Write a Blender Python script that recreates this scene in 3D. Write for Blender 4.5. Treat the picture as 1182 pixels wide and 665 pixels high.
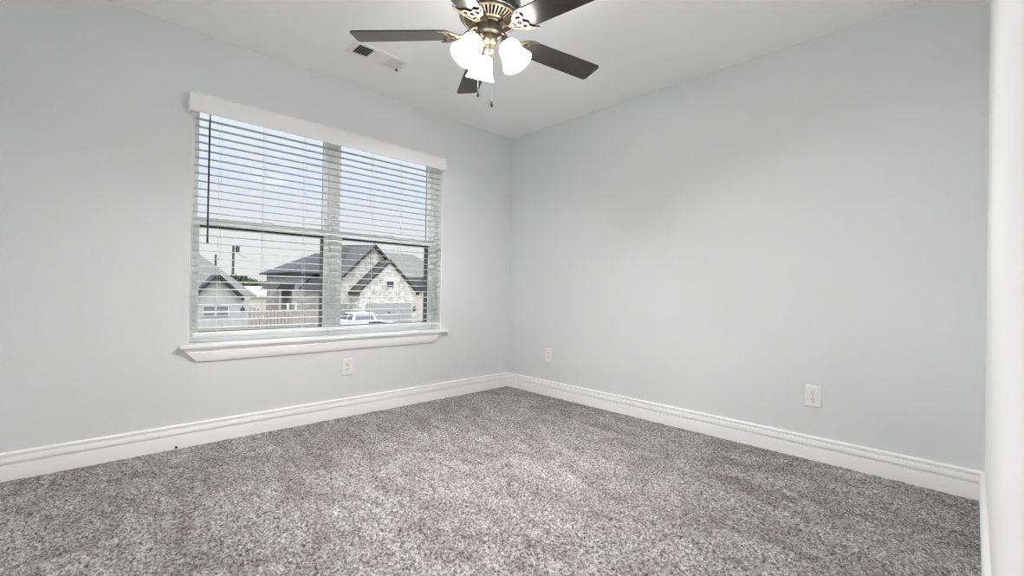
import bpy, bmesh, math, random
import numpy as np
from mathutils import Vector, Matrix

for o in list(bpy.data.objects):
    bpy.data.objects.remove(o)
S = bpy.context.scene
COL = S.collection
PI = math.pi
H = 2.44            # ceiling height
W = 3.241           # room width (window wall to right wall)
D = 3.42            # room depth (far wall at y = 0)
G = -2.75           # level of the ground outside: the room is on the upper floor

# ------------------------------------------------------------------ camera
cam_d = bpy.data.cameras.new('camera')
cam = bpy.data.objects.new('camera', cam_d)
COL.objects.link(cam)
yaw, pitch, roll, foc = 0.802947565, 0.00440871, 0.0165382, 514.270408
f = Vector((-math.sin(yaw)*math.cos(pitch), math.cos(yaw)*math.cos(pitch), math.sin(pitch)))
r = Vector((math.cos(yaw), math.sin(yaw), 0))
u = r.cross(f)
r2 = math.cos(roll)*r + math.sin(roll)*u
u2 = -math.sin(roll)*r + math.cos(roll)*u
M = Matrix((r2, u2, -f)).transposed().to_4x4()
M.translation = Vector((3.19790504, -3.04590407, 0.943496364))
cam.matrix_world = M
cam_d.sensor_fit = 'HORIZONTAL'
cam_d.sensor_width = 36.0
cam_d.lens = foc / 1182 * 36.0
cam_d.clip_start = 0.005
cam_d.clip_end = 500
S.camera = cam

# ------------------------------------------------------------------ view, sky, light
S.view_settings.view_transform = 'Standard'
S.view_settings.look = 'None'
S.view_settings.exposure = 1.0
S.view_settings.gamma = 1.0
S.view_settings.use_curve_mapping = False
S.cycles.use_denoising = True
S.cycles.use_adaptive_sampling = False
S.cycles.filter_width = 1.25
S.cycles.max_bounces = 16
S.cycles.diffuse_bounces = 10
S.cycles.glossy_bounces = 6
S.cycles.transparent_max_bounces = 16
S.cycles.sample_clamp_indirect = 6.0
S.cycles.caustics_reflective = False
S.cycles.caustics_refractive = False
LAMP = 12.0         # glow of the frosted lamp shades
BULB = 75.0         # watts of each bulb inside them

wd = bpy.data.worlds.new('sky')
S.world = wd
wd.use_nodes = True
nt = wd.node_tree
nt.nodes.clear()
n_out = nt.nodes.new('ShaderNodeOutputWorld')
n_bg = nt.nodes.new('ShaderNodeBackground')
n_tc = nt.nodes.new('ShaderNodeTexCoord')
n_sep = nt.nodes.new('ShaderNodeSeparateXYZ')
n_rmp = nt.nodes.new('ShaderNodeValToRGB')
nt.links.new(n_tc.outputs['Generated'], n_sep.inputs[0])
nt.links.new(n_sep.outputs['Z'], n_rmp.inputs[0])
nt.links.new(n_rmp.outputs[0], n_bg.inputs[0])
nt.links.new(n_bg.outputs[0], n_out.inputs[0])
cr = n_rmp.color_ramp
SKY = [(0.0, (.096, .094, .092)), (0.10, (.096, .096, .097)), (0.20, (.087, .095, .111)), (0.32, (.095, .103, .121)), (0.50, (.55, .57, .60)), (1.0, (.85, .87, .90))]
cr.elements[0].position, cr.elements[0].color = SKY[0][0], (*SKY[0][1], 1)
cr.elements[1].position, cr.elements[1].color = SKY[-1][0], (*SKY[-1][1], 1)
for p_, c_ in SKY[1:-1]:
    e_ = cr.elements.new(p_)
    e_.color = (*c_, 1)
n_bg.inputs[1].default_value = 4.6

def area(name, loc, rot, sx, sy, power, color=(1, 1, 1), portal=False):
    l = bpy.data.lights.new(name, 'AREA')
    l.shape = 'RECTANGLE'
    l.size, l.size_y = sx, sy
    l.energy = power
    l.color = color
    o = bpy.data.objects.new(name, l)
    COL.objects.link(o)
    o.location = loc
    o.rotation_euler = rot
    if portal:
        l.cycles.is_portal = True
    return o

area('window_portal', (-0.19, -1.70, 1.31), (0, -PI/2, 0), 1.5, 1.8, 1, portal=True)

# ------------------------------------------------------------------ materials
def mat(name, color, rough=.5, metal=0.0, bump=None, noise=None, spec=.5, coat=0.0):
    """bump = (scale, strength, distance); noise = (scale, second colour, low, high)"""
    m = bpy.data.materials.new(name)
    m.use_nodes = True
    t = m.node_tree
    b = t.nodes['Principled BSDF']
    b.inputs['Base Color'].default_value = (*color, 1)
    b.inputs['Roughness'].default_value = rough
    b.inputs['Metallic'].default_value = metal
    b.inputs['Specular IOR Level'].default_value = spec
    b.inputs['Coat Weight'].default_value = coat
    tc = t.nodes.new('ShaderNodeTexCoord')
    if noise:
        n = t.nodes.new('ShaderNodeTexNoise')
        n.inputs['Scale'].default_value = noise[0]
        n.inputs['Detail'].default_value = 4
        t.links.new(tc.outputs['Object'], n.inputs['Vector'])
        rp = t.nodes.new('ShaderNodeValToRGB')
        rp.color_ramp.elements[0].position = noise[2]
        rp.color_ramp.elements[1].position = noise[3]
        rp.color_ramp.elements[0].color = (*color, 1)
        rp.color_ramp.elements[1].color = (*noise[1], 1)
        t.links.new(n.outputs['Fac'], rp.inputs[0])
        t.links.new(rp.outputs[0], b.inputs['Base Color'])
    if bump:
        n = t.nodes.new('ShaderNodeTexNoise')
        n.inputs['Scale'].default_value = bump[0]
        n.inputs['Detail'].default_value = 3
        t.links.new(tc.outputs['Object'], n.inputs['Vector'])
        bp = t.nodes.new('ShaderNodeBump')
        bp.inputs['Strength'].default_value = bump[1]
        bp.inputs['Distance'].default_value = bump[2]
        t.links.new(n.outputs['Fac'], bp.inputs['Height'])
        t.links.new(bp.outputs[0], b.inputs['Normal'])
    return m

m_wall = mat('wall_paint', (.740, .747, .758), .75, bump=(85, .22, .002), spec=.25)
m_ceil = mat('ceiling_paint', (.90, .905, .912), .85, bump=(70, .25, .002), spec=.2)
m_wall_bright = mat('brightened_wall_paint', (.93, .935, .94), .7, bump=(85, .22, .002), spec=.25)  # wall colour whitened in place of stronger light on the right wall
m_trim = mat('trim_paint', (.93, .93, .925), .38)
m_vinyl = mat('white_vinyl', (.91, .925, .92), .35)
m_val = mat('valance_white', (.88, .88, .88), .4)
m_slat = mat('blind_slat_shade_grey', (.50, .505, .51), .4)  # white slats, greyed so their undersides look shaded against the sky
m_dark = mat('dark_bronze_frame', (.045, .045, .042), .5)
m_wand = mat('smoky_wand', (.05, .055, .085), .25)
m_cord = mat('blind_cord', (.72, .73, .75), .8)
m_plate = mat('outlet_plastic', (.84, .84, .83), .3)
m_hole = mat('dark_slot', (.02, .02, .02), .6)
m_black = mat('black_rubber', (.004, .004, .004), .6, spec=.15)
m_blade = mat('espresso_blade', (.030, .026, .023), .25, noise=(7, (.045, .037, .031), .4, .7), spec=.5)
m_brass = mat('antique_brass', (0.2160, 0.1692, 0.1188), .4, metal=.8, noise=(30, (0.1584, 0.1224, 0.0864), .4, .7))
m_pewter = mat('dark_pewter', (.10, .10, .105), .35, metal=.8)
m_vent = mat('register_enamel', (.83, .83, .83), .4)
m_metal = mat('screw_metal', (.55, .55, .53), .35, metal=.9)

def shade_material():
    m = bpy.data.materials.new('lit_frosted_glass')
    m.use_nodes = True
    b = m.node_tree.nodes['Principled BSDF']
    b.inputs['Base Color'].default_value = (.9, .9, .88, 1)
    b.inputs['Roughness'].default_value = .35
    b.inputs['Emission Color'].default_value = (1.0, .985, .965, 1)
    b.inputs['Emission Strength'].default_value = LAMP
    return m
m_shade = shade_material()
m_bulb = mat('lit_bulb', (.9, .9, .9), .4)
m_bulb.node_tree.nodes['Principled BSDF'].inputs['Emission Color'].default_value = (1.0, .985, .965, 1)
m_bulb.node_tree.nodes['Principled BSDF'].inputs['Emission Strength'].default_value = 40.0

def glass_material():
    m = bpy.data.materials.new('window_glass')
    m.use_nodes = True
    t = m.node_tree
    t.nodes.clear()
    o = t.nodes.new('ShaderNodeOutputMaterial')
    mx = t.nodes.new('ShaderNodeMixShader')
    tr = t.nodes.new('ShaderNodeBsdfTransparent')
    tr.inputs[0].default_value = (.955, .965, .965, 1)
    gl = t.nodes.new('ShaderNodeBsdfGlossy')
    gl.inputs['Roughness'].default_value = .02
    fr = t.nodes.new('ShaderNodeFresnel')
    fr.inputs[0].default_value = 1.10
    t.links.new(fr.outputs[0], mx.inputs[0])
    t.links.new(tr.outputs[0], mx.inputs[1])
    t.links.new(gl.outputs[0], mx.inputs[2])
    t.links.new(mx.outputs[0], o.inputs[0])
    return m
m_glass = glass_material()

def carpet_material():
    m = bpy.data.materials.new('flecked_carpet')
    m.use_nodes = True
    t = m.node_tree
    b = t.nodes['Principled BSDF']
    b.inputs['Roughness'].default_value = .95
    b.inputs['Specular IOR Level'].default_value = .1
    b.inputs['Sheen Weight'].default_value = .15
    tc = t.nodes.new('ShaderNodeTexCoord')
    def nz(scale, detail, vec=None, dist=0.0, rough=.5):
        n = t.nodes.new('ShaderNodeTexNoise')
        n.inputs['Scale'].default_value = scale
        n.inputs['Detail'].default_value = detail
        n.inputs['Distortion'].default_value = dist
        n.inputs['Roughness'].default_value = rough
        t.links.new(vec or tc.outputs['Object'], n.inputs['Vector'])
        return n
    def ramp(src, stops):
        rp = t.nodes.new('ShaderNodeValToRGB')
        e = rp.color_ramp.elements
        e[0].position, e[0].color = stops[0][0], (*stops[0][1], 1)
        e[1].position, e[1].color = stops[-1][0], (*stops[-1][1], 1)
        for p, c in stops[1:-1]:
            k = e.new(p)
            k.color = (*c, 1)
        t.links.new(src, rp.inputs[0])
        return rp
    fleck = ramp(nz(92, 4, rough=.8).outputs['Fac'], [(.37, (.085, .077, .069)), (.46, (.27, .255, .238)), (.53, (.45, .434, .415)), (.63, (.77, .76, .74))])
    mp = t.nodes.new('ShaderNodeMapping')
    mp.inputs['Rotation'].default_value = (0, 0, .9)
    mp.inputs['Scale'].default_value = (1.0, 2.1, 1.0)
    t.links.new(tc.outputs['Object'], mp.inputs['Vector'])
    nap = ramp(nz(2.0, 7, mp.outputs[0], 1.4, .68).outputs['Fac'], [(.36, (.58, .562, .545)), (.50, (.80, .79, .78)), (.64, (1.0, 1.0, 1.0))])
    mx = t.nodes.new('ShaderNodeMix')
    mx.data_type = 'RGBA'
    mx.blend_type = 'MULTIPLY'
    mx.inputs['Factor'].default_value = 1.0
    t.links.new(fleck.outputs[0], mx.inputs['A'])
    t.links.new(nap.outputs[0], mx.inputs['B'])
    t.links.new(mx.outputs['Result'], b.inputs['Base Color'])
    return m
m_carpet = carpet_material()

def brick_material(name, c1, c2, mortar, scale):
    m = bpy.data.materials.new(name)
    m.use_nodes = True
    t = m.node_tree
    b = t.nodes['Principled BSDF']
    b.inputs['Roughness'].default_value = .9
    tc = t.nodes.new('ShaderNodeTexCoord')
    sp = t.nodes.new('ShaderNodeSeparateXYZ')
    cb = t.nodes.new('ShaderNodeCombineXYZ')
    ad = t.nodes.new('ShaderNodeMath')
    t.links.new(tc.outputs['Object'], sp.inputs[0])
    t.links.new(sp.outputs['X'], ad.inputs[0])
    t.links.new(sp.outputs['Y'], ad.inputs[1])
    t.links.new(ad.outputs[0], cb.inputs[0])
    t.links.new(sp.outputs['Z'], cb.inputs[1])
    br = t.nodes.new('ShaderNodeTexBrick')
    br.inputs['Color1'].default_value = (*c1, 1)
    br.inputs['Color2'].default_value = (*c2, 1)
    br.inputs['Mortar'].default_value = (*mortar, 1)
    br.inputs['Scale'].default_value = scale
    br.inputs['Mortar Size'].default_value = .03
    br.inputs['Bias'].default_value = -.35
    t.links.new(cb.outputs[0], br.inputs['Vector'])
    n = t.nodes.new('ShaderNodeTexNoise')
    n.inputs['Scale'].default_value = 2.2
    n.inputs['Detail'].default_value = 4
    t.links.new(tc.outputs['Object'], n.inputs['Vector'])
    rp = t.nodes.new('ShaderNodeValToRGB')
    rp.color_ramp.elements[0].position = .36
    rp.color_ramp.elements[0].color = (.72, .71, .70, 1)
    rp.color_ramp.elements[1].position = .58
    rp.color_ramp.elements[1].color = (1, 1, 1, 1)
    t.links.new(n.outputs['Fac'], rp.inputs[0])
    mx = t.nodes.new('ShaderNodeMix')
    mx.data_type = 'RGBA'
    mx.blend_type = 'MULTIPLY'
    mx.inputs['Factor'].default_value = 1.0
    t.links.new(br.outputs['Color'], mx.inputs['A'])
    t.links.new(rp.outputs[0], mx.inputs['B'])
    t.links.new(mx.outputs['Result'], b.inputs['Base Color'])
    return m
m_brick = brick_material('whitewashed_brick', (0.5200, 0.4900, 0.4600), (0.1700, 0.1500, 0.1400), (0.5000, 0.4800, 0.4600), 1.6)
m_stone = brick_material('grey_brick', (0.2700, 0.2520, 0.2430), (0.1440, 0.1350, 0.1350), (0.2970, 0.2880, 0.2790), 1.6)
m_siding = mat('grey_siding', (.37, .367, .365), .8, noise=(3, (.33, .327, .325), .4, .6), spec=.12)
m_beige = mat('beige_siding', (0.4416, 0.4128, 0.3744), .8, spec=.12)
m_shingle_d = mat('charcoal_shingles', (0.0315, 0.0324, 0.0360), .9, noise=(4, (0.0450, 0.0450, 0.0495), .35, .65), spec=.12)
m_shingle_l = mat('weathered_grey_shingles', (0.1089, 0.1040, 0.0990), .9, noise=(5, (0.1386, 0.1337, 0.1287), .35, .65), spec=.12)
m_fascia = mat('dark_fascia', (.045, .043, .043), .7, spec=.12)
m_garage = mat('garage_door_grey', (0.2587, 0.2501, 0.2415), .6)
m_pane = mat('dark_pane', (.05, .055, .065), .12)
m_white_ext = mat('exterior_white', (0.4760, 0.4760, 0.4760), .6)
m_fence = mat('weathered_cedar', (0.2871, 0.2610, 0.2349), .9, noise=(6, (0.2175, 0.1958, 0.1740), .35, .65))
m_truck = mat('white_car_paint', (0.5280, 0.5360, 0.5520), .25, coat=.4)
m_carglass = mat('car_glass', (.06, .07, .085), .08)
m_tire = mat('tire_rubber', (.02, .02, .02), .8)
m_polewood = mat('creosoted_pole', (.05, .047, .045), .9)
m_leaf = mat('dull_green_leaf', (0.0700, 0.0910, 0.0525), .8, noise=(1.2, (0.1190, 0.1400, 0.0840), .35, .65))
m_bark = mat('grey_bark', (.12, .10, .085), .9)
m_lawn = mat('mown_lawn', (0.1120, 0.1260, 0.0700), .95, noise=(.6, (0.1540, 0.1540, 0.0910), .35, .65))
m_conc = mat('pale_concrete', (0.2380, 0.2310, 0.2170), .9, noise=(1.5, (0.2030, 0.1960, 0.1890), .35, .65))
m_asph = mat('asphalt', (0.0910, 0.0910, 0.0910), .95, noise=(3, (0.1190, 0.1190, 0.1190), .35, .65))

# ------------------------------------------------------------------ mesh helpers
def box(bm, x0, x1, y0, y1, z0, z1, mtx=None):
    vs = [bm.verts.new((x, y, z)) for x in (x0, x1) for y in (y0, y1) for z in (z0, z1)]
    for q in ((0, 1, 3, 2), (4, 6, 7, 5), (0, 4, 5, 1), (2, 3, 7, 6), (0, 2, 6, 4), (1, 5, 7, 3)):
        bm.faces.new([vs[i] for i in q])
    if mtx is not None:
        bmesh.ops.transform(bm, matrix=mtx, verts=vs)
    return vs

def prism(bm, pts, axis, a, b):
    """outline pts (2D) swept along axis from a to b"""
    def P(p, t):
        if axis == 'x': return (t, p[0], p[1])
        if axis == 'y': return (p[0], t, p[1])
        return (p[0], p[1], t)
    A = [bm.verts.new(P(p, a)) for p in pts]
    B = [bm.verts.new(P(p, b)) for p in pts]
    n = len(pts)
    bm.faces.new(A)
    bm.faces.new(B[::-1])
    for i in range(n):
        bm.faces.new((A[i], A[(i+1) % n], B[(i+1) % n], B[i]))
    return A + B

def hull(bm, pts):
    vs = [bm.verts.new(p) for p in pts]
    bmesh.ops.convex_hull(bm, input=vs)
    return vs

def lathe(bm, prof, seg=32, mtx=None, closed=False):
    """prof: list of (radius, z); radius 0 closes to a point"""
    rings = []
    for rr, z in prof:
        if rr < 1e-6:
            rings.append([bm.verts.new((0, 0, z))])
        else:
            rings.append([bm.verts.new((rr*math.cos(2*PI*i/seg), rr*math.sin(2*PI*i/seg), z)) for i in range(seg)])
    pairs = list(zip(rings, rings[1:]))
    if closed:
        pairs.append((rings[-1], rings[0]))
    for A, B in pairs:
        if len(A) == 1 and len(B) == 1:
            continue
        for i in range(seg):
            j = (i+1) % seg
            if len(A) == 1: bm.faces.new((A[0], B[j], B[i]))
            elif len(B) == 1: bm.faces.new((A[i], A[j], B[0]))
            else: bm.faces.new((A[i], A[j], B[j], B[i]))
    vs = [v for R_ in rings for v in R_]
    if mtx is not None:
        bmesh.ops.transform(bm, matrix=mtx, verts=vs)
    return vs

def tube(bm, pts, rad, seg=8):
    pts = [Vector(p) for p in pts]
    rad = rad if isinstance(rad, (list, tuple)) else [rad]*len(pts)
    prev = None
    nrm = None
    for i, p in enumerate(pts):
        t = (pts[min(i+1, len(pts)-1)] - pts[max(i-1, 0)]).normalized()
        if nrm is None:
            nrm = t.orthogonal().normalized()
        else:
            nrm = (nrm - t*nrm.dot(t)).normalized()
        bn = t.cross(nrm)
        ring = [bm.verts.new(p + rad[i]*(math.cos(2*PI*k/seg)*nrm + math.sin(2*PI*k/seg)*bn)) for k in range(seg)]
        if prev:
            for k in range(seg):
                bm.faces.new((prev[k], prev[(k+1) % seg], ring[(k+1) % seg], ring[k]))
        else:
            bm.faces.new(ring[::-1])
        prev = ring
    bm.faces.new(prev)

def obj(name, bm, m, parent=None, bevel=0.0, smooth=False, segs=2):
    bmesh.ops.recalc_face_normals(bm, faces=bm.faces[:])
    me = bpy.data.meshes.new(name)
    bm.to_mesh(me)
    bm.free()
    me.materials.append(m)
    if smooth:
        me.shade_smooth()
        me.set_sharp_from_angle(angle=math.radians(38))
    o = bpy.data.objects.new(name, me)
    COL.objects.link(o)
    if parent is not None:
        o.parent = parent
    if bevel:
        b = o.modifiers.new('bevel', 'BEVEL')
        b.width = bevel
        b.segments = segs
        b.limit_method = 'ANGLE'
    return o

def thing(name, label, cat, loc=(0, 0, 0), rotz=0.0, group=None):
    o = bpy.data.objects.new(name, None)
    COL.objects.link(o)
    o.location = loc
    o.rotation_euler = (0, 0, rotz)
    o.empty_display_size = .1
    tag(o, label, cat, group)
    return o

def tag(o, label=None, cat=None, group=None, kind=None):
    if label: o['label'] = label
    if cat: o['category'] = cat
    if group: o['group'] = group
    if kind: o['kind'] = kind
    return o

def struct(name, bm, m, label=None, cat=None, **k):
    o = obj(name, bm, m, **k)
    tag(o, label, cat, None, 'structure')
    return o

NB = bmesh.new

# ------------------------------------------------------------------ room shell
WY0, WY1, WZ0, WZ1 = -2.597, -0.808, 0.570, 2.085      # opening in the window wall
bm = NB()
T = .19
box(bm, -T, 0, -D, WY0, 0, H)
box(bm, -T, 0, WY1, 0, 0, H)
box(bm, -T, 0, WY0, WY1, 0, WZ0)
box(bm, -T, 0, WY0, WY1, WZ1, H)
bmesh.ops.remove_doubles(bm, verts=bm.verts[:], dist=1e-5)
struct('wall_left', bm, m_wall, 'light grey wall holding the wide window with blinds', 'wall')
bm = NB(); box(bm, -T, W+.12, 0, .12, 0, H)
struct('wall_back', bm, m_wall, 'bare light grey wall facing the room, two outlets low on it', 'wall')
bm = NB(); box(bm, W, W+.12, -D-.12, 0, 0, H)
struct('wall_right', bm, m_wall_bright, 'pale wall seen edge-on at the picture edge', 'wall')
bm = NB(); box(bm, -T, W, -D-.12, -D, 0, H)
struct('wall_front', bm, m_wall_bright, 'plain wall behind the viewpoint, whitened to bounce light', 'wall')  # out of view; colour whitened to bounce more light into the room
bm = NB(); box(bm, -T, W+.12, -D-.12, .12, H, H+.12)
struct('ceiling', bm, m_ceil, 'smooth white ceiling carrying the fan and the air register', 'ceiling')

def carpet():
    rng = np.random.default_rng(4)
    st = .0042
    nx, ny = int(W/st)+1, int(D/st)+1
    xs = np.linspace(0, W, nx)
    ys = np.linspace(-D, 0, ny)
    X, Y = np.meshgrid(xs, ys, indexing='ij')
    a = rng.random((nx, ny))
    def blur(q):
        return (q + np.roll(q, 1, 0) + np.roll(q, -1, 0) + np.roll(q, 1, 1) + np.roll(q, -1, 1)) / 5
    h = blur(a)
    h = (h - h.mean()) / h.std()
    g = blur(blur(blur(rng.random((nx, ny)))))
    g = (g - g.mean()) / g.std()
    Z = -.006 + .0026*h + .0016*g
    Z = np.clip(Z, -.016, .0015)
    edge = np.minimum(np.minimum(X, W-X), np.minimum(D+Y, -Y))
    k = np.clip((edge-.012)/.02, 0, 1)
    Z = -.006 + (Z+.006)*(.25+.75*k)
    jx = (rng.random((nx, ny)) - .5)*st*.8
    jy = (rng.random((nx, ny)) - .5)*st*.8
    jx[0] = jx[-1] = 0
    jy[:, 0] = jy[:, -1] = 0
    co = np.stack([X+jx, Y+jy, Z], -1).reshape(-1, 3).astype(np.float32)
    idx = np.arange(nx*ny, dtype=np.int32).reshape(nx, ny)
    q = np.stack([idx[:-1, :-1], idx[1:, :-1], idx[1:, 1:], idx[:-1, 1:]], -1).reshape(-1, 4)
    me = bpy.data.meshes.new('floor')
    me.vertices.add(len(co))
    me.vertices.foreach_set('co', co.ravel())
    me.loops.add(q.size)
    me.loops.foreach_set('vertex_index', q.ravel())
    me.polygons.add(len(q))
    me.polygons.foreach_set('loop_start', np.arange(0, q.size, 4, dtype=np.int32))
    me.update(calc_edges=True)
    me.materials.append(m_carpet)
    o = bpy.data.objects.new('floor', me)
    COL.objects.link(o)
    tag(o, 'flecked grey-beige cut pile carpet covering the whole floor', 'carpet', None, 'structure')
carpet()

# baseboards: profile (out from wall, height), two coves near the top
BP = [(0, -.01), (.016, -.01), (.016, .0665), (.0155, .0685), (.010, .0692), (.0015, .0698), (.0015, .0802), (.0150, .0806), (.0178, .0822), (.0178, .1022),
      (.0168, .1042), (.0020, .1050), (.0012, .1152), (.0125, .1157), (.0142, .1178), (.0140, .124), (.009, .1285), (.003, .1305), (0, .1305)]
def baseboard(name, p0, p1, n, label, m0=1, m1=1):
    """p0-p1 along the wall foot, n = direction into the room; ends mitred inward where m is 1"""
    bm = NB()
    p0, p1, n = Vector(p0), Vector(p1), Vector(n)
    d = (p1-p0).normalized()
    A = [bm.verts.new(p0 + n*o_ + d*o_*m0 + Vector((0, 0, z))) for o_, z in BP]
    B = [bm.verts.new(p1 + n*o_ - d*o_*m1 + Vector((0, 0, z))) for o_, z in BP]
    k = len(BP)
    for i in range(k):
        bm.faces.new((A[i], A[(i+1) % k], B[(i+1) % k], B[i]))
    bm.faces.new(A); bm.faces.new(B[::-1])
    struct(name, bm, m_trim, label, 'baseboard', smooth=True)
baseboard('baseboard_left', (0, -D, 0), (0, 0, 0), (1, 0, 0), 'white grooved baseboard under the window wall')
baseboard('baseboard_back', (0, 0, 0), (W, 0, 0), (0, -1, 0), 'white grooved baseboard along the bare wall')
baseboard('baseboard_right', (W, 0, 0), (W, -D, 0), (-1, 0, 0), 'white baseboard of the edge-on wall')
baseboard('baseboard_front', (W, -D, 0), (0, -D, 0), (0, 1, 0), 'white baseboard behind the viewpoint')

# ------------------------------------------------------------------ window
def ring(bm, y0, y1, z0, z1, w, x0, x1, wb=None, wt=None):
    wb = w if wb is None else wb
    wt = w if wt is None else wt
    box(bm, x0, x1, y0, y0+w, z0, z1)
    box(bm, x0, x1, y1-w, y1, z0, z1)
    box(bm, x0, x1, y0+w, y1-w, z0, z0+wb)
    box(bm, x0, x1, y0+w, y1-w, z1-wt, z1)

# painted liner of the recess, stool and apron
bm = NB()
box(bm, -T+.02, .0015, WY0, WY0+.006, .588, WZ1)
box(bm, -T+.02, .0015, WY1-.006, WY1, .588, WZ1)
box(bm, -T+.02, .0015, WY0+.006, WY1-.006, WZ1-.006, WZ1)
struct('trim_3', bm, m_trim, 'white liner boards of the window recess', 'trim')
bm = NB()
box(bm, .0005, .042, -2.638, -.752, .5705, .5885)
box(bm, -T+.01, .001, WY0+.001, WY1-.001, .5705, .5885)
struct('trim_1', bm, m_trim, 'white window stool with projecting ends under the blinds', 'window sill', bevel=.004, segs=3)
bm = NB()
AP = [(0, .5705), (.020, .5705), (.014, .566), (.010, .558), (.009, .549), (.020, .5465), (.0225, .543), (.021, .520), (.014, .492), (.010, .487), (0, .486)]
def ends(z):
    k = (.5705 - z)/.0845
    return -2.625 + .075*k, -.828 - .058*k
A = [bm.verts.new((x+.0005, ends(z)[0], z)) for x, z in AP]
B = [bm.verts.new((x+.0005, ends(z)[1], z)) for x, z in AP]
k = len(AP)
for i in range(k):
    bm.faces.new((A[i], A[(i+1) % k], B[(i+1) % k], B[i]))
bm.faces.new(A); bm.faces.new(B[::-1])
struct('trim_2', bm, m_trim, 'white sloped apron moulding below the window stool', 'trim', smooth=True)

def sash_window(name, y0, y1, label):
    root = thing(name, label, 'window', (-.13, (y0+y1)/2, .589))
    tag(root, kind='structure')
    inv = Matrix.Translation(-root.location)
    def put(nm, bm, m, par=root, **kw):
        bmesh.ops.transform(bm, matrix=inv, verts=bm.verts[:])
        return obj(nm, bm, m, par, **kw)
    z0, z1, zm = .589, 2.078, 1.335
    bm = NB(); ring(bm, y0, y1, z0, z1, .030, -.165, -.090, wb=.028)
    put('frame', bm, m_vinyl, bevel=.003)
    bm = NB(); ring(bm, y0+.028, y1-.028, zm-.022, z1-.026, .026, -.160, -.132, wb=.04)
    us = put('upper_sash', bm, m_vinyl, bevel=.002)
    bm = NB(); box(bm, -.148, -.144, y0+.050, y1-.050, zm+.012, z1-.048)
    put('pane', bm, m_glass, us)
    bm = NB(); ring(bm, y0+.048, y1-.048, zm+.012, z1-.046, .005, -.175, -.149)
    put('gasket', bm, m_dark, us)
    bm = NB(); ring(bm, y0+.0285, y1-.0285, z0+.026, zm+.026, .031, -.130, -.100, wb=.036, wt=.048)
    ls = put('lower_sash', bm, m_vinyl, bevel=.002)
    bm = NB(); box(bm, -.117, -.113, y0+.057, y1-.057, z0+.06, zm-.020)
    put('pane', bm, m_glass, ls)
    bm = NB(); ring(bm, y0+.055, y1-.055, z0+.06, zm-.018, .006, -.178, -.118, wt=.014)
    put('gasket', bm, m_dark, ls)
    bm = NB(); box(bm, -.100, -.086, (y0+y1)/2-.03, (y0+y1)/2+.03, zm+.026, zm+.034)
    put('sash_lock', bm, m_vinyl, ls, bevel=.002)
    return root
sash_window('window_1', WY0+.006, -1.716, 'window unit behind the tilt wand, fence and grey house seen through it')
sash_window('window_2', -1.704, WY1-.006, 'window unit behind the blinds showing the brick garage gable')
bm = NB(); box(bm, -.168, -.084, -1.738, -1.682, .589, 2.078)
struct('trim_4', bm, m_vinyl, 'white mullion post between the two window units', 'trim', bevel=.004)

# ------------------------------------------------------------------ blind
SY0, SY1 = -2.570, -.817
blind = thing('window_blind', 'white two-inch horizontal blind with slats open across the window', 'blind', (0, -1.7, .632))
def bput(nm, bm, m, par=blind, **kw):
    bmesh.ops.transform(bm, matrix=Matrix.Translation(-blind.location), verts=bm.verts[:])
    return obj(nm, bm, m, par, **kw)
bm = NB()
box(bm, .052, .063, -2.617, -.822, 1.951, 2.056)
box(bm, .001, .052, -2.617, -2.606, 1.951, 2.056)
box(bm, .001, .052, -.833, -.822, 1.951, 2.056)
bput('valance', bm, m_val, bevel=.003)
bm = NB(); box(bm, -.063, -.008, SY0, SY1, 2.000, 2.042)
bput('headrail', bm, m_val)
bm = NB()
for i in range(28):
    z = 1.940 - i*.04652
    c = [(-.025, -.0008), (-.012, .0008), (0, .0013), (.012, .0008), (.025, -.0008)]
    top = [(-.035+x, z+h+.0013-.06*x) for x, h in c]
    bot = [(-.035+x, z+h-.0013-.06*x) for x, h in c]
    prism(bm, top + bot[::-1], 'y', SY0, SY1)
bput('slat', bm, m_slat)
bm = NB(); box(bm, -.062, -.008, SY0, SY1, .633, .652)
bput('bottom_rail', bm, m_val, bevel=.003)
for y in (-2.447, -2.202, -1.946, -1.722, -1.447, -1.202, -.846):
    bm = NB()
    tube(bm, [(-.0085, y-.006, 1.99), (-.0085, y-.006, .64)], .0008, 5)
    tube(bm, [(-.0615, y+.004, 1.99), (-.0615, y+.004, .64)], .0008, 5)
    tube(bm, [(-.035, y+.012, 1.99), (-.035, y+.012, .64)], .0007, 5)
    bput('ladder_cord', bm, m_cord)
    bm = NB()
    lathe(bm, [(0, 0), (.007, 0), (.008, .004), (.008, .010), (0, .010)], 12, Matrix.Translation((-.035, y, .626)))
bm.free()
bm = NB()
tube(bm, [(.004, -2.505, 1.975), (.004, -2.507, 1.9), (.004, -2.508, 1.23), (.004, -2.508, 1.195)], [.003, .0048, .0048, .0062], 8)
bput('tilt_wand', bm, m_wand, smooth=True)

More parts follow.
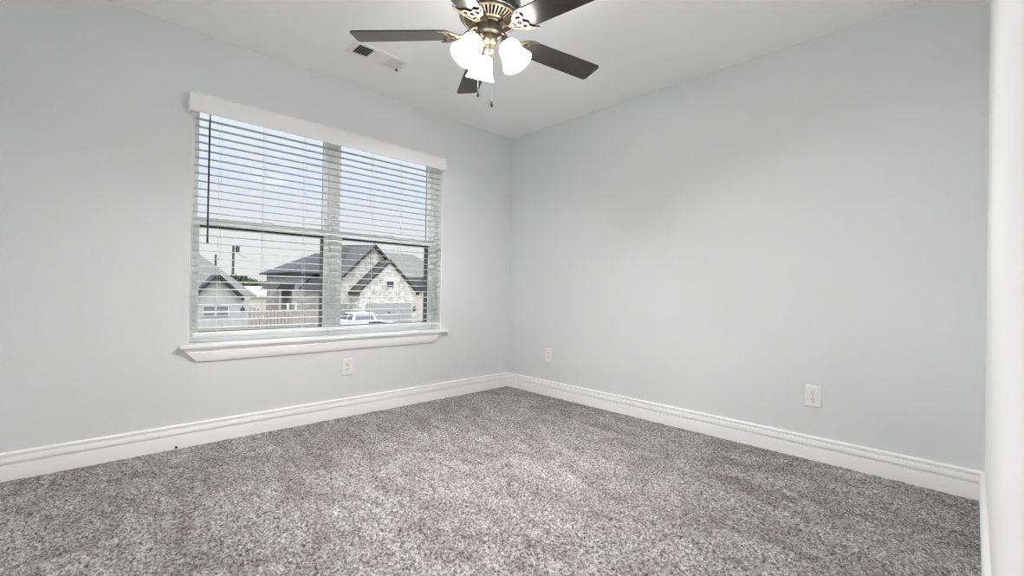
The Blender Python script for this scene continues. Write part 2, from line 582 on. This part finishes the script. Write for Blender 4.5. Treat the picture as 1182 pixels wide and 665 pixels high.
# ------------------------------------------------------------------ ceiling register
reg = thing('air_register', 'white three-section air register on the ceiling beside the fan', 'vent', (.52, -1.6915, H))
def rput(nm, bm, m, par=reg, **kw):
    bmesh.ops.transform(bm, matrix=Matrix.Translation(-reg.location), verts=bm.verts[:])
    return obj(nm, bm, m, par, **kw)
x0, x1, y0, y1 = .435, .605, -1.873, -1.510
secs = [(-1.845, -1.745), (-1.730, -1.652), (-1.637, -1.538)]
zt, zb = H-.0006, H-.0135
bm = NB()
box(bm, x0, .459, y0, y1, zb, zt)
box(bm, .581, x1, y0, y1, zb, zt)
cuts = [y0, secs[0][0], secs[0][1], secs[1][0], secs[1][1], secs[2][0], secs[2][1], y1]
for a, b in ((0, 1), (2, 3), (4, 5), (6, 7)):
    box(bm, .459, .581, cuts[a], cuts[b], zb, zt)
rput('frame', bm, m_vent, bevel=.003)
bm = NB(); box(bm, .455, .585, y0+.02, y1-.02, H-.0022, H-.0008)
rput('backing', bm, m_hole)
def louvers(y0, y1, kind, n):
    bm = NB()
    for i in range(n):
        if kind == 'mid':
            c = .459 + (i+.5)*(.122/n)
            prism(bm, [(c-.0055, H-.012), (c-.0045, H-.013), (c+.0065, H-.004), (c+.0055, H-.003)], 'y', y0, y1)
        else:
            s = 1 if kind == 'out' else -1
            c = y0 + (i+.5)*((y1-y0)/n)
            prism(bm, [(c-s*.0040, H-.0125), (c-s*.0028, H-.0130), (c+s*.0040, H-.0048), (c+s*.0028, H-.0043)], 'x', .459, .581)
    return rput('louver_bank', bm, m_vent)
louvers(*secs[0], 'out', 7)
louvers(*secs[1], 'mid', 12)
louvers(*secs[2], 'in', 7)
bm = NB(); box(bm, .468, .472, -1.540, -1.531, H-.024, H-.010); box(bm, .466, .474, -1.543, -1.528, H-.027, H-.022)
rput('damper_lever', bm, m_pewter)
for yy in (-1.861, -1.522):
    bm = NB(); lathe(bm, [(0, -.003), (.003, -.0025), (.0045, 0), (0, 0)], 12, Matrix.Translation((.52, yy, zb)))
    rput('screw', bm, m_metal)

# ------------------------------------------------------------------ ceiling fan
FX, FY = 1.586, -1.666
fan = thing('ceiling_fan', 'five-blade dark brown ceiling fan with antique brass fittings and lamps lit', 'ceiling fan', (FX, FY, H))
def fl(z):           # absolute height -> local to the fan
    return z - H
def L(prof):
    return [(a, fl(b)) for a, b in prof]
bm = NB(); lathe(bm, L([(0, 2.4395), (.072, 2.4395), (.070, 2.425), (.055, 2.400), (.032, 2.392), (.026, 2.372), (0, 2.372)]), 40)
obj('canopy', bm, m_pewter, fan, smooth=True)
bm = NB(); lathe(bm, L([(0, 2.380), (.040, 2.378), (.085, 2.366), (.122, 2.350), (.142, 2.328), (.147, 2.300), (.147, 2.262), (.141, 2.258), (.141, 2.250), (.146, 2.246), (.143, 2.238),
                          (.134, 2.234), (.110, 2.236), (.060, 2.222), (0, 2.222)]), 56)
mh = obj('motor_housing', bm, m_pewter, fan, smooth=True)
# vented brass ring under the motor
bm = NB()
lathe(bm, L([(.136, 2.236), (.1375, 2.2325), (.134, 2.2275), (.126, 2.2245), (.1215, 2.2265), (.1225, 2.2320), (.128, 2.2345)]), 64, closed=True)
lathe(bm, L([(.082, 2.216), (.083, 2.2105), (.078, 2.2055), (.068, 2.2035), (.062, 2.206), (.064, 2.214)]), 48, closed=True)
for i in range(40):
    a = 2*PI*i/40
    mt = Matrix.Rotation(a, 4, 'Z')
    vs = []
    for (rr, hw, zz) in ((.078, .0027, 2.2095), (.124, .0046, 2.2285)):
        vs += [(rr, -hw, fl(zz)-.0022), (rr, hw, fl(zz)-.0022), (rr, hw, fl(zz)+.0022), (rr, -hw, fl(zz)+.0022)]
    V = [bm.verts.new(p) for p in vs]
    for q in ((0, 1, 2, 3), (7, 6, 5, 4), (0, 4, 5, 1), (1, 5, 6, 2), (2, 6, 7, 3), (3, 7, 4, 0)):
        bm.faces.new([V[j] for j in q])
    bmesh.ops.transform(bm, matrix=mt, verts=V)
obj('vent_ring', bm, m_brass, mh, smooth=True)
bm = NB(); lathe(bm, L([(0, 2.224), (.050, 2.224), (.060, 2.214), (.061, 2.205), (.055, 2.199), (.058, 2.194), (.0585, 2.162), (.056, 2.156), (.047, 2.151), (.036, 2.148), (0, 2.148)]), 40)
obj('switch_housing', bm, mat('dusky_brass', (.16, .135, .11), .4, metal=.8), fan, smooth=True)
bm = NB(); lathe(bm, L([(0, 2.150), (.038, 2.150), (.041, 2.142), (.041, 2.124), (.034, 2.112), (.022, 2.104), (.019, 2.088), (.024, 2.080), (.022, 2.070), (.013, 2.063), (.009, 2.058), (0, 2.055)]), 32)
fit = obj('light_fitter', bm, m_brass, fan, smooth=True)

# blades and their ornate irons
def blade_mesh():
    out = []
    rr0, rr1, hw0, hw1 = .178, .660, .058, .0665
    def arc(cx, cy, rad, a0, a1, n=6):
        return [(cx + rad*math.cos(a0+(a1-a0)*i/n), cy + rad*math.sin(a0+(a1-a0)*i/n)) for i in range(n+1)]
    out += arc(rr1-.020, -hw1+.020, .020, -PI/2, 0)
    out += arc(rr1-.020, hw1-.020, .020, 0, PI/2)
    out += arc(rr0+.045, hw0-.045, .045, PI/2, PI)
    out += arc(rr0+.045, -hw0+.045, .045, PI, 1.5*PI)
    bm = NB()
    prism(bm, out, 'z', -.003, .003)
    return bm
def iron_mesh():
    half = [(.150, .006), (.154, .018), (.163, .034), (.179, .050), (.202, .062), (.226, .068), (.244, .0665), (.236, .061), (.224, .056), (.214, .047), (.210, .036),
            (.216, .026), (.213, .016), (.203, .008), (.199, .0)]
    outline = half + [(a, -b) for a, b in half[-2::-1]]
    holes = [[(.172, .004), (.180, .013), (.192, .010), (.196, .0), (.192, -.010), (.180, -.013), (.172, -.004)]]
    h1 = [(.176, .021), (.186, .038), (.199, .041), (.202, .033), (.206, .024), (.197, .018), (.187, .022)]
    h2 = [(.197, .049), (.212, .060), (.224, .0625), (.215, .054), (.206, .047)]
    for h in (h1, h2):
        holes += [h, [(a, -b) for a, b in h]]
    cu = bpy.data.curves.new('iron_outline', 'CURVE')
    cu.dimensions = '2D'
    cu.fill_mode = 'BOTH'
    cu.extrude = .0022
    cu.bevel_depth = .0012
    cu.bevel_resolution = 1
    for pl in [outline] + holes:
        sp = cu.splines.new('POLY')
        sp.points.add(len(pl)-1)
        for p, (a, b) in zip(sp.points, pl):
            p.co = (a, b, 0, 1)
        sp.use_cyclic_u = True
    tmp = bpy.data.objects.new('iron_outline', cu)
    COL.objects.link(tmp)
    dg = bpy.context.evaluated_depsgraph_get()
    me = bpy.data.meshes.new_from_object(tmp.evaluated_get(dg))
    bpy.data.objects.remove(tmp)
    bm = NB()
    bm.from_mesh(me)
    bmesh.ops.translate(bm, verts=bm.verts[:], vec=(0, 0, -.0068))
    # the arm to the hub, and the two scroll ribs
    tube(bm, [(.052, 0, .036), (.078, 0, .034), (.105, 0, .012), (.130, 0, -.006), (.158, 0, -.0075)], [.010, .009, .0075, .0075, .010], 10)
    for s in (1, -1):
        tube(bm, [(.118, s*.004, -.002), (.140, s*.012, -.010), (.163, s*.026, -.0105), (.186, s*.047, -.0095)], [.004, .005, .005, .003], 8)
    return bm
a0, tilt, zbl = 3.893, -.171, fl(2.159)
b_me = i_me = None
for kx in range(5):
    a = a0 + kx*2*PI/5
    if b_me is None:
        bl = obj('blade', blade_mesh(), m_blade, fan, bevel=.0015)
        ir = obj('blade_iron', iron_mesh(), m_brass, bl, smooth=True)
        first_b, first_i = bl, ir
        b_me = True
    else:
        bl = first_b.copy(); COL.objects.link(bl); bl.parent = fan
        ir = first_i.copy(); COL.objects.link(ir); ir.parent = bl
    bl.location = (0, 0, zbl)
    bl.rotation_euler = (tilt, 0, a)

# lamps: arm, cup and lit shade
neck_r, neck_z, mouth_r, mouth_z = .0853, 2.104, .1396, 2.007
sh_prof = [(.026, .002), (.034, .004), (.043, .012), (.0495, .024), (.0525, .040), (.0540, .056), (.0565, .072), (.0610, .088), (.0675, .102), (.0735, .112)]
inner = [(rr-.003, s) for rr, s in sh_prof[1:]]
for ph in (.511, .511+2*PI/3+.16, .511-2*PI/3):
    er = Vector((math.cos(ph), math.sin(ph), 0))
    nk = er*neck_r + Vector((0, 0, fl(neck_z)))
    mo = er*mouth_r + Vector((0, 0, fl(mouth_z)))
    ax = (mo-nk).normalized()
    mt = Matrix.Translation(nk) @ ax.to_track_quat('Z', 'Y').to_matrix().to_4x4()
    bm = NB()
    lathe(bm, sh_prof + inner[::-1], 40, mt, closed=True)
    ls_ = obj('lamp_shade', bm, m_shade, fan, smooth=True)
    bm = NB()
    lathe(bm, [(0, .004), (.011, .005), (.012, .018), (.017, .034), (.0195, .048), (.017, .060), (.010, .067), (0, .069)], 20, mt)
    obj('bulb', bm, m_bulb, ls_, smooth=True)
    pl = bpy.data.lights.new('bulb_light', 'POINT')
    pl.energy = BULB
    pl.color = (1.0, .99, .98)
    pl.shadow_soft_size = .026
    po = bpy.data.objects.new('bulb_light', pl)
    COL.objects.link(po)
    po.parent = fan
    po.location = nk + ax*.048
    bm = NB()
    lathe(bm, [(0, -.034), (.012, -.034), (.017, -.028), (.019, -.010), (.024, -.004), (.031, .001), (.031, .006), (.022, .006), (0, .003)], 28, mt)
    tube(bm, [er*.030 + Vector((0, 0, fl(2.132))), er*.048 + Vector((0, 0, fl(2.140))), er*.062 + Vector((0, 0, fl(2.142))), nk - ax*.028], [.009, .0085, .0085, .011], 10)
    obj('lamp_arm', bm, m_brass, fan, smooth=True)
for (px, py, z0, z1) in ((-.041, -.032, 2.150, 1.888), (.010, .012, 2.068, 1.838)):
    bm = NB()
    tube(bm, [(px, py, fl(z0)), (px, py, fl(z1))], .0008, 6)
    pc = obj('pull_chain', bm, m_metal, fan)
    bm = NB()
    lathe(bm, [(0, .004), (.002, .003), (.0028, 0), (.0058, -.010), (.0066, -.017), (.0048, -.023), (0, -.0255)], 16, Matrix.Translation((px, py, fl(z1))))
    obj('pull_knob', bm, m_black, pc, smooth=True)

# ------------------------------------------------------------------ outlets
def outlet(loc, rotz, label):
    root = thing('wall_outlet', label, 'outlet', loc, rotz, 'white duplex outlets low on the walls')
    # local: plate in the xz plane, facing -y
    bm = NB()
    w, h = .0395, .062
    pts0 = [(-w, -h), (w, -h), (w, h), (-w, h)]
    pts1 = [(-w+.005, -h+.005), (w-.005, -h+.005), (w-.005, h-.005), (-w+.005, h-.005)]
    A = [bm.verts.new((a, -.0005, b)) for a, b in pts0]
    A2 = [bm.verts.new((a, -.003, b)) for a, b in pts0]
    B = [bm.verts.new((a, -.0075, b)) for a, b in pts1]
    bm.faces.new(A)
    bm.faces.new(B[::-1])
    for P_, Q_ in ((A, A2), (A2, B)):
        for i in range(4):
            bm.faces.new((P_[i], P_[(i+1) % 4], Q_[(i+1) % 4], Q_[i]))
    obj('cover_plate', bm, m_plate, root, bevel=.0008)
    for s in (1, -1):
        zc = s*.0195
        pts = []
        for i in range(24):
            t_ = 2*PI*i/24
            pts.append((.0172*math.cos(t_), max(-.0135, min(.0135, .0172*math.sin(t_))) + zc))
        bm = NB()
        prism(bm, pts, 'y', -.0095, -.007)
        rc = obj('receptacle', bm, m_plate, root, bevel=.0006)
        for sx, hh in ((-.0062, .0048), (.0062, .0040)):
            bm = NB(); box(bm, sx-.0013, sx+.0013, -.0099, -.0085, zc+.002-hh+.003, zc+.002+hh+.003)
            obj('slot', bm, m_hole, rc)
        bm = NB(); lathe(bm, [(0, -.0005), (.003, -.0005), (.003, .001), (0, .001)], 14, Matrix.Translation((0, -.0094, zc-.0072)) @ Matrix.Rotation(PI/2, 4, 'X'))
        obj('ground_hole', bm, m_hole, rc)
    bm = NB(); lathe(bm, [(0, -.001), (.0028, -.0008), (.0035, .0006), (0, .0006)], 14, Matrix.Translation((0, -.0078, 0)) @ Matrix.Rotation(-PI/2, 4, 'X'))
    obj('screw', bm, m_metal, root)
    return root
outlet((0, -1.632, .358), PI/2, 'white duplex outlet on the wall directly under the window')
outlet((.538, 0, .360), 0, 'white duplex outlet on the bare wall close to the room corner')
outlet((2.562, 0, .359), 0, 'white duplex outlet on the bare wall far from the room corner')

# black stub of cable poking out of the carpet edge
bm = NB()
tube(bm, [(.017, -2.642, .006), (.030, -2.643, .010), (.040, -2.644, .009)], [.0055, .006, .0055], 10)
tag(obj('cable_stub', bm, m_black, smooth=True), 'tiny black cable stub at the carpet edge by the window-wall baseboard', 'cable')

# ------------------------------------------------------------------ outside: ground
bm = NB(); box(bm, -160, -.4, -80, 120, G-.3, G)
struct('ground', bm, m_lawn, 'flat ground outside the window', 'ground')
bm = NB(); box(bm, -20, -12.5, -80, 120, G, G+.02)
struct('street', bm, m_asph, 'asphalt street outside', 'street')
bm = NB(); box(bm, -38.0, -20, 8.6, 22.6, G, G+.03)
struct('driveway', bm, m_conc, 'concrete driveway before the brick garage', 'driveway')

def gable_roof(bm, x0, x1, yc, za, hw, ze, th=.16):
    """two sloping slabs, ridge along x"""
    for s in (1, -1):
        vs = [(yc, za), (yc+s*hw, ze), (yc+s*hw, ze-th*1.35), (yc, za-th*1.35)]
        prism(bm, vs, 'x', x0, x1)

def wall_gable(bm, x0, x1, yc, za, hw, ze, zb):
    prism(bm, [(yc-hw, zb), (yc+hw, zb), (yc+hw, ze), (yc, za), (yc-hw, ze)], 'x', x0, x1)

# ---- brick garage house
hb = thing('house', 'whitewashed brick house with twin steep gables over garage doors', 'house', (-40, 19, G))
def hput(root, nm, bm, m, par=None, **kw):
    bmesh.ops.transform(bm, matrix=Matrix.Translation(-root.location), verts=bm.verts[:])
    return obj(nm, bm, m, par or root, **kw)
bm = NB(); wall_gable(bm, -44, -38, 19.42, 3.55, 3.12, .52, G)
wg = hput(hb, 'garage_gable', bm, m_brick)
bm = NB(); gable_roof(bm, -44, -37.8, 19.42, 3.84, 3.42, .52, .2)
hput(hb, 'garage_roof', bm, m_fascia)
bm = NB(); box(bm, -38.02, -37.95, 16.92, 21.98, G+.03, -.60)
gd = hput(hb, 'garage_door', bm, m_garage)
bm = NB()
for zz in (-1.12, -1.66, -2.2):
    box(bm, -37.96, -37.935, 16.98, 21.92, zz-.25, zz+.22)
hput(hb, 'door_panel', bm, m_garage, gd)
bm = NB(); box(bm, -37.93, -37.90, 19.3, 19.5, -1.62, -1.48)
hput(hb, 'door_handle', bm, m_pane, gd)
bm = NB(); box(bm, -38.03, -37.95, 19.02, 19.95, .96, 2.02)
wn = hput(hb, 'window', bm, m_white_ext)
bm = NB(); box(bm, -37.97, -37.93, 19.10, 19.87, 1.04, 1.60)
hput(hb, 'pane', bm, m_pane, wn)
bm = NB(); box(bm, -38.0, -37.8, 22.2, 22.4, -1.45, -1.0)
hput(hb, 'wall_lantern', bm, m_fascia)
bm = NB(); prism(bm, [(14.0, G), (20.6, G), (20.6, 3.25), (18.71, 5.10), (14.0, .48)], 'x', -46, -40)
hput(hb, 'main_gable', bm, m_brick)
bm = NB()
for yy, zz in ((13.7, .52), (20.9, 3.27)):
    prism(bm, [(18.71, 5.42), (yy, zz), (yy, zz-.3), (18.71, 5.12)], 'x', -46, -39.6)
hput(hb, 'gable_roof', bm, m_fascia)
bm = NB(); box(bm, -40.02, -39.94, 13.9, 15.85, G+.03, -.68)
hput(hb, 'side_garage_door', bm, m_garage)
bm = NB(); hull(bm, [(-41.0, 14.4, 1.6), (-41.0, 21.6, 1.6), (-53, 14.4, 1.6), (-53, 21.6, 1.6), (-46, 17.2, 5.62), (-46, 22.0, 6.0)])
hput(hb, 'main_roof', bm, m_shingle_d)
# two-storey wing
bm = NB(); box(bm, -50, -42, 11.35, 15.5, G, 2.2)
hput(hb, 'wing_wall', bm, m_stone)
bm = NB(); hull(bm, [(-41.4, 10.85, 2.16), (-41.4, 17.0, 2.16), (-51, 10.85, 2.16), (-51, 17.0, 2.16), (-41.4, 10.85, 2.30), (-41.4, 17.0, 2.30), (-51, 10.85, 2.30), (-46, 15.0, 4.55), (-46, 18.0, 4.55)])
hput(hb, 'wing_roof', bm, m_shingle_d)
bm = NB(); hull(bm, [(-40.6, 11.95, .72), (-40.6, 15.4, .72), (-42.0, 11.95, .72), (-42.0, 15.4, .72), (-42.0, 13.5, 2.25), (-42.0, 15.4, 2.25)])
hput(hb, 'porch_roof', bm, m_shingle_d)
bm = NB(); box(bm, -42, -41.0, 11.1, 15.4, G, .70)
hput(hb, 'porch_wall', bm, m_stone)
bm = NB(); hull(bm, [(-41.0, 9.7, .62), (-41.0, 11.3, .62), (-46.0, 9.7, .62), (-46.0, 11.3, .62), (-41.0, 10.2, 1.28), (-41.0, 11.3, 1.28), (-46, 10.2, 1.28), (-46, 11.3, 1.28)])
hput(hb, 'patio_roof', bm, m_shingle_d)
bm = NB(); box(bm, -41.3, -41.1, 10.0, 10.2, G, .62)
hput(hb, 'patio_post', bm, m_stone)
for yy in (10.72, 11.42):
    bm = NB(); box(bm, -40.98, -40.9, yy-.09, yy+.09, -1.35, -.62)
    hput(hb, 'slim_window', bm, m_white_ext)

# ---- grey-roofed house beyond it
bm = NB(); box(bm, -44, -39.2, 23.3, 27.0, G, .40)
hput(hb, 'entry_wall', bm, m_beige)
bm = NB(); hull(bm, [(-38.9, 22.95, .55), (-43.8, 22.95, .55), (-38.9, 23.7, .45), (-39.6, 24.3, 2.2), (-43.8, 24.3, 2.2), (-39.6, 27.2, 2.2), (-43.8, 27.2, 2.2)])
hput(hb, 'entry_roof', bm, m_shingle_d)
hc = thing('house', 'house with weathered grey hip roof rising behind the garage gable', 'house', (-61, 34, G))
bm = NB(); box(bm, -67, -55, 24.5, 42.5, G, 1.0)
hput(hc, 'wall', bm, m_beige)
bm = NB(); hull(bm, [(-54.2, 23.6, .9), (-54.2, 43.6, .9), (-67.8, 23.6, .9), (-67.8, 43.6, .9), (-60, 28.5, 6.42), (-60, 35.4, 6.42), (-62, 28.5, 6.42), (-62, 35.4, 6.42)])
hput(hc, 'roof', bm, m_shingle_l)

# ---- grey siding house
ha = thing('house', 'grey sided house with low front gable and paired windows beside the fence', 'house', (-44, 4, G))
bm = NB(); box(bm, -54, -42, -6, 7.75, G, .05)
hput(ha, 'wall', bm, m_siding)
P_R = .98
tR = 6.0
bm = NB(); hull(bm, [(-41.6, 8.3, -.06), (-41.6, -6.5, -.06), (-41.6, 8.3, .06), (-41.6, -6.5, .06), (-53.6, 8.3, .06), (-53.6, -6.5, .06), (-41.6-tR, 8.3-tR, .06+P_R*tR), (-41.6-tR, -.5, .06+P_R*tR)])
hput(ha, 'roof', bm, m_shingle_l)
bm = NB(); prism(bm, [(-5.9, G), (7.76, G), (7.76, -.03), (6.9, -.03), (5.25, 1.62), (3.6, -.03), (-5.9, -.03)], 'x', -44.5, -41.55)
hput(ha, 'front_gable', bm, m_siding)
bm = NB(); gable_roof(bm, -44.5, -41.1, 5.25, 1.95, 1.95, -.02, .26)
hput(ha, 'gable_roof', bm, m_shingle_d)
for yy in (4.70, 5.66):
    bm = NB(); ring(bm, yy-.46, yy+.46, -1.72, -.82, .06, -41.57, -41.47); 
    wn = hput(ha, 'window', bm, m_white_ext)
    bm = NB(); box(bm, -41.56, -41.52, yy-.40, yy+.40, -1.66, -.88)
    hput(ha, 'pane', bm, mat('grey_pane', (.16, .17, .17), .15), wn)
    bm = NB(); box(bm, -41.52, -41.49, yy-.40, yy+.40, -1.31, -1.25)
    hput(ha, 'sash_bar', bm, m_white_ext, wn)
bm = NB(); hull(bm, [(-41.6, 6.98, -1.2), (-41.6, 7.36, -1.2), (-41.3, 6.98, -1.2), (-41.3, 7.36, -1.2), (-41.6, 7.17, -.88), (-41.45, 7.17, -.88)])
hput(ha, 'wall_lantern', bm, m_fascia)

# ---- fence: boards as one panel pattern, posts each
fn = thing('fence', 'weathered upright-board wooden fence between the grey house and brick house', 'fence', (-36, 9.5, G))
rng = random.Random(7)
bm = NB()
y = 6.35
while y < 13.4:
    zt_ = G + 1.78 + rng.uniform(-.02, .02) + (.22 if y < 7.4 else 0)*(7.4-y)
    prism(bm, [(y, G+.05), (y+.20, G+.05), (y+.20, zt_-.03), (y+.17, zt_), (y+.03, zt_), (y, zt_-.03)], 'x', -36.0+rng.uniform(-.006, .006), -35.975)
    y += .265
hput(fn, 'board_panel', bm, m_fence)
for zz in (G+.4, G+1.4):
    bm = NB(); box(bm, -36.05, -36.0, 6.35, 13.4, zz-.045, zz+.045)
    hput(fn, 'rail', bm, m_fence)
for yy in (6.4, 8.7, 11.0, 13.3):
    bm = NB(); box(bm, -36.15, -36.05, yy-.05, yy+.05, G, G+1.75)
    hput(fn, 'post', bm, m_fence)

# ---- white pickup parked nose to the garage
tk = thing('pickup_truck', 'white pickup truck parked on the driveway with its open bed facing the window', 'truck', (-26, 11.1, G+.03))
def tput(nm, bm, m, par=tk, **kw):
    return obj(nm, bm, m, par, **kw)       # local: nose towards -x, width along y
bm = NB()
prism(bm, [(2.1, .55), (2.1, 1.30), (.02, 1.30), (.0, 1.36), (-2.35, 1.36), (-2.75, 1.24), (-4.0, 1.12), (-4.15, .95), (-4.15, .55)], 'y', -.95, .95)
body = tput('body', bm, m_truck, bevel=.05)
bm = NB(); box(bm, .12, 2.0, -.78, .78, 1.20, 1.3015)
tput('bed_floor', bm, mat('matte_bed_liner', (.012, .012, .014), .95, spec=.02), body)
for s in (1, -1):
    bm = NB(); box(bm, .05, 2.1, s*.86-.09, s*.86+.09, 1.28, 1.42)
    tput('bed_rail', bm, m_truck, body, bevel=.02)
bm = NB()
hull(bm, [(-.02, -.90, 1.34), (-.02, .90, 1.34), (-2.45, -.90, 1.34), (-2.45, .90, 1.34), (-.22, -.70, 1.90), (-.22, .70, 1.90), (-1.65, -.70, 1.90), (-1.65, .70, 1.90)])
cab = tput('cab', bm, m_truck, bevel=.05)
def quad_panel(pts, off):
    bm = NB()
    p = [Vector(q) for q in pts]
    n = (p[1]-p[0]).cross(p[2]-p[0]).normalized()*off
    hull(bm, [q+n for q in p] + [q-n for q in p])
    return bm
tput('rear_window', quad_panel([(-.045, -.72, 1.42), (-.045, .72, 1.42), (-.195, .60, 1.82), (-.195, -.60, 1.82)], .012), m_carglass, cab)
for s in (1, -1):
    tput('side_window', quad_panel([(-.20, s*.880, 1.42), (-.95, s*.880, 1.42), (-.95, s*.735, 1.82), (-.32, s*.735, 1.82)], .012), m_carglass, cab)
    tput('side_window', quad_panel([(-1.08, s*.880, 1.42), (-2.20, s*.880, 1.42), (-1.68, s*.735, 1.82), (-1.08, s*.735, 1.82)], .012), m_carglass, cab)
tput('windshield', quad_panel([(-2.40, -.78, 1.42), (-2.40, .78, 1.42), (-1.74, .62, 1.84), (-1.74, -.62, 1.84)], .012), m_carglass, cab)
for wx in (1.15, -3.05):
    for s in (1, -1):
        bm = NB(); lathe(bm, [(0, -.12), (.34, -.12), (.39, -.08), (.39, .08), (.34, .12), (0, .12)], 28, Matrix.Translation((wx, s*.88, .39)) @ Matrix.Rotation(PI/2, 4, 'X'))
        tput('wheel', bm, m_tire, smooth=True)

# ---- utility poles
up = thing('utility_pole', 'tall dark utility pole with a transformer rising above the grey roof', 'pole', (-75, 13.45, G))
bm = NB(); tube(bm, [(0, 0, 0), (0, 0, 9.85)], [.20, .15], 12)
obj('pole', bm, m_polewood, up)
bm = NB(); lathe(bm, [(0, -.45), (.26, -.45), (.28, .4), (.1, .5), (0, .5)], 18, Matrix.Translation((.0, .55, 9.25)))
tube(bm, [(0, .1, 9.3), (0, .4, 9.3)], .05, 6)
obj('transformer', bm, m_polewood, up)
bm = NB(); tube(bm, [(0, .5, 8.8), (0, .9, 8.4), (0, 1.35, 8.1), (0, 1.8, 8.0)], .03, 5)
obj('service_wire', bm, m_polewood, up)
up2 = thing('utility_pole', 'shorter bare utility pole peeking over the grey roof slope', 'pole', (-75, 11.19, G))
bm = NB(); tube(bm, [(0, 0, 0), (0, 0, 8.2)], [.18, .13], 12)
obj('pole', bm, m_polewood, up2)

# ---- pale outbuilding
sb = thing('outbuilding', 'low pale outbuilding with white roof before the far trees', 'building', (-68, 15, G))
bm = NB(); box(bm, -71, -65.2, 12.6, 17.6, G, -.3)
hput(sb, 'wall', bm, m_beige)
bm = NB(); prism(bm, [(-64.8, -.35), (-68, .85), (-71.4, -.35), (-71.4, -.5), (-64.8, -.5)], 'y', 12.3, 17.9)
hput(sb, 'roof', bm, m_white_ext)

# ---- far trees
def tree(loc, h, spread, label, seed):
    root = thing('tree', label, 'tree', loc, 0, 'trees beyond the roofs')
    rg = random.Random(seed)
    bm = NB()
    tube(bm, [(0, 0, 0), (.1, .05, h*.35), (0, .1, h*.7)], [.22, .16, .07], 8)
    for q in range(4):
        a = q*1.6+rg.random()
        tube(bm, [(.05, .05, h*.35), (.5*spread*math.cos(a), .5*spread*math.sin(a), h*.65)], [.09, .04], 6)
    obj('trunk', bm, m_bark, root)
    bm = NB()
    blobs = [(0, 0, h*.66, spread*.75, h*.30)]
    for q in range(7):
        a = q*.9 + rg.random()
        blobs.append((spread*.6*math.cos(a), spread*.6*math.sin(a), h*(.5+.35*rg.random()), spread*.45, h*.17))
    for (bx, by, bz, br_, bh) in blobs:
        for _ in range(150):
            d = Vector((rg.gauss(0, 1), rg.gauss(0, 1), rg.gauss(0, 1))).normalized()*(.72+.28*rg.random())
            p = Vector((bx+d.x*br_, by+d.y*br_, bz+d.z*bh))
            s_ = .22 + .16*rg.random()
            t1 = Vector((rg.gauss(0, 1), rg.gauss(0, 1), rg.gauss(0, 1))).normalized()
            t2 = t1.orthogonal().normalized()
            bm.faces.new([bm.verts.new(p + t1*s_), bm.verts.new(p + t2*s_*.55), bm.verts.new(p - t1*s_), bm.verts.new(p - t2*s_*.55)])
    obj('crown', bm, m_leaf, root)
tree((-78, 14.6, G), 5.5, 1.7, 'grey-green tree just beside the tall utility pole', 1)
tree((-88, 18.2, G), 5.4, 2.0, 'broad grey-green tree behind the pale outbuilding', 2)
tree((-97, 23.0, G), 4.7, 1.5, 'small grey-green tree with a pointed crown behind the outbuilding', 3)
tree((-78, 23.0, G), 5.6, 2.3, 'bushy grey-green tree close against the two-storey brick wing', 4)
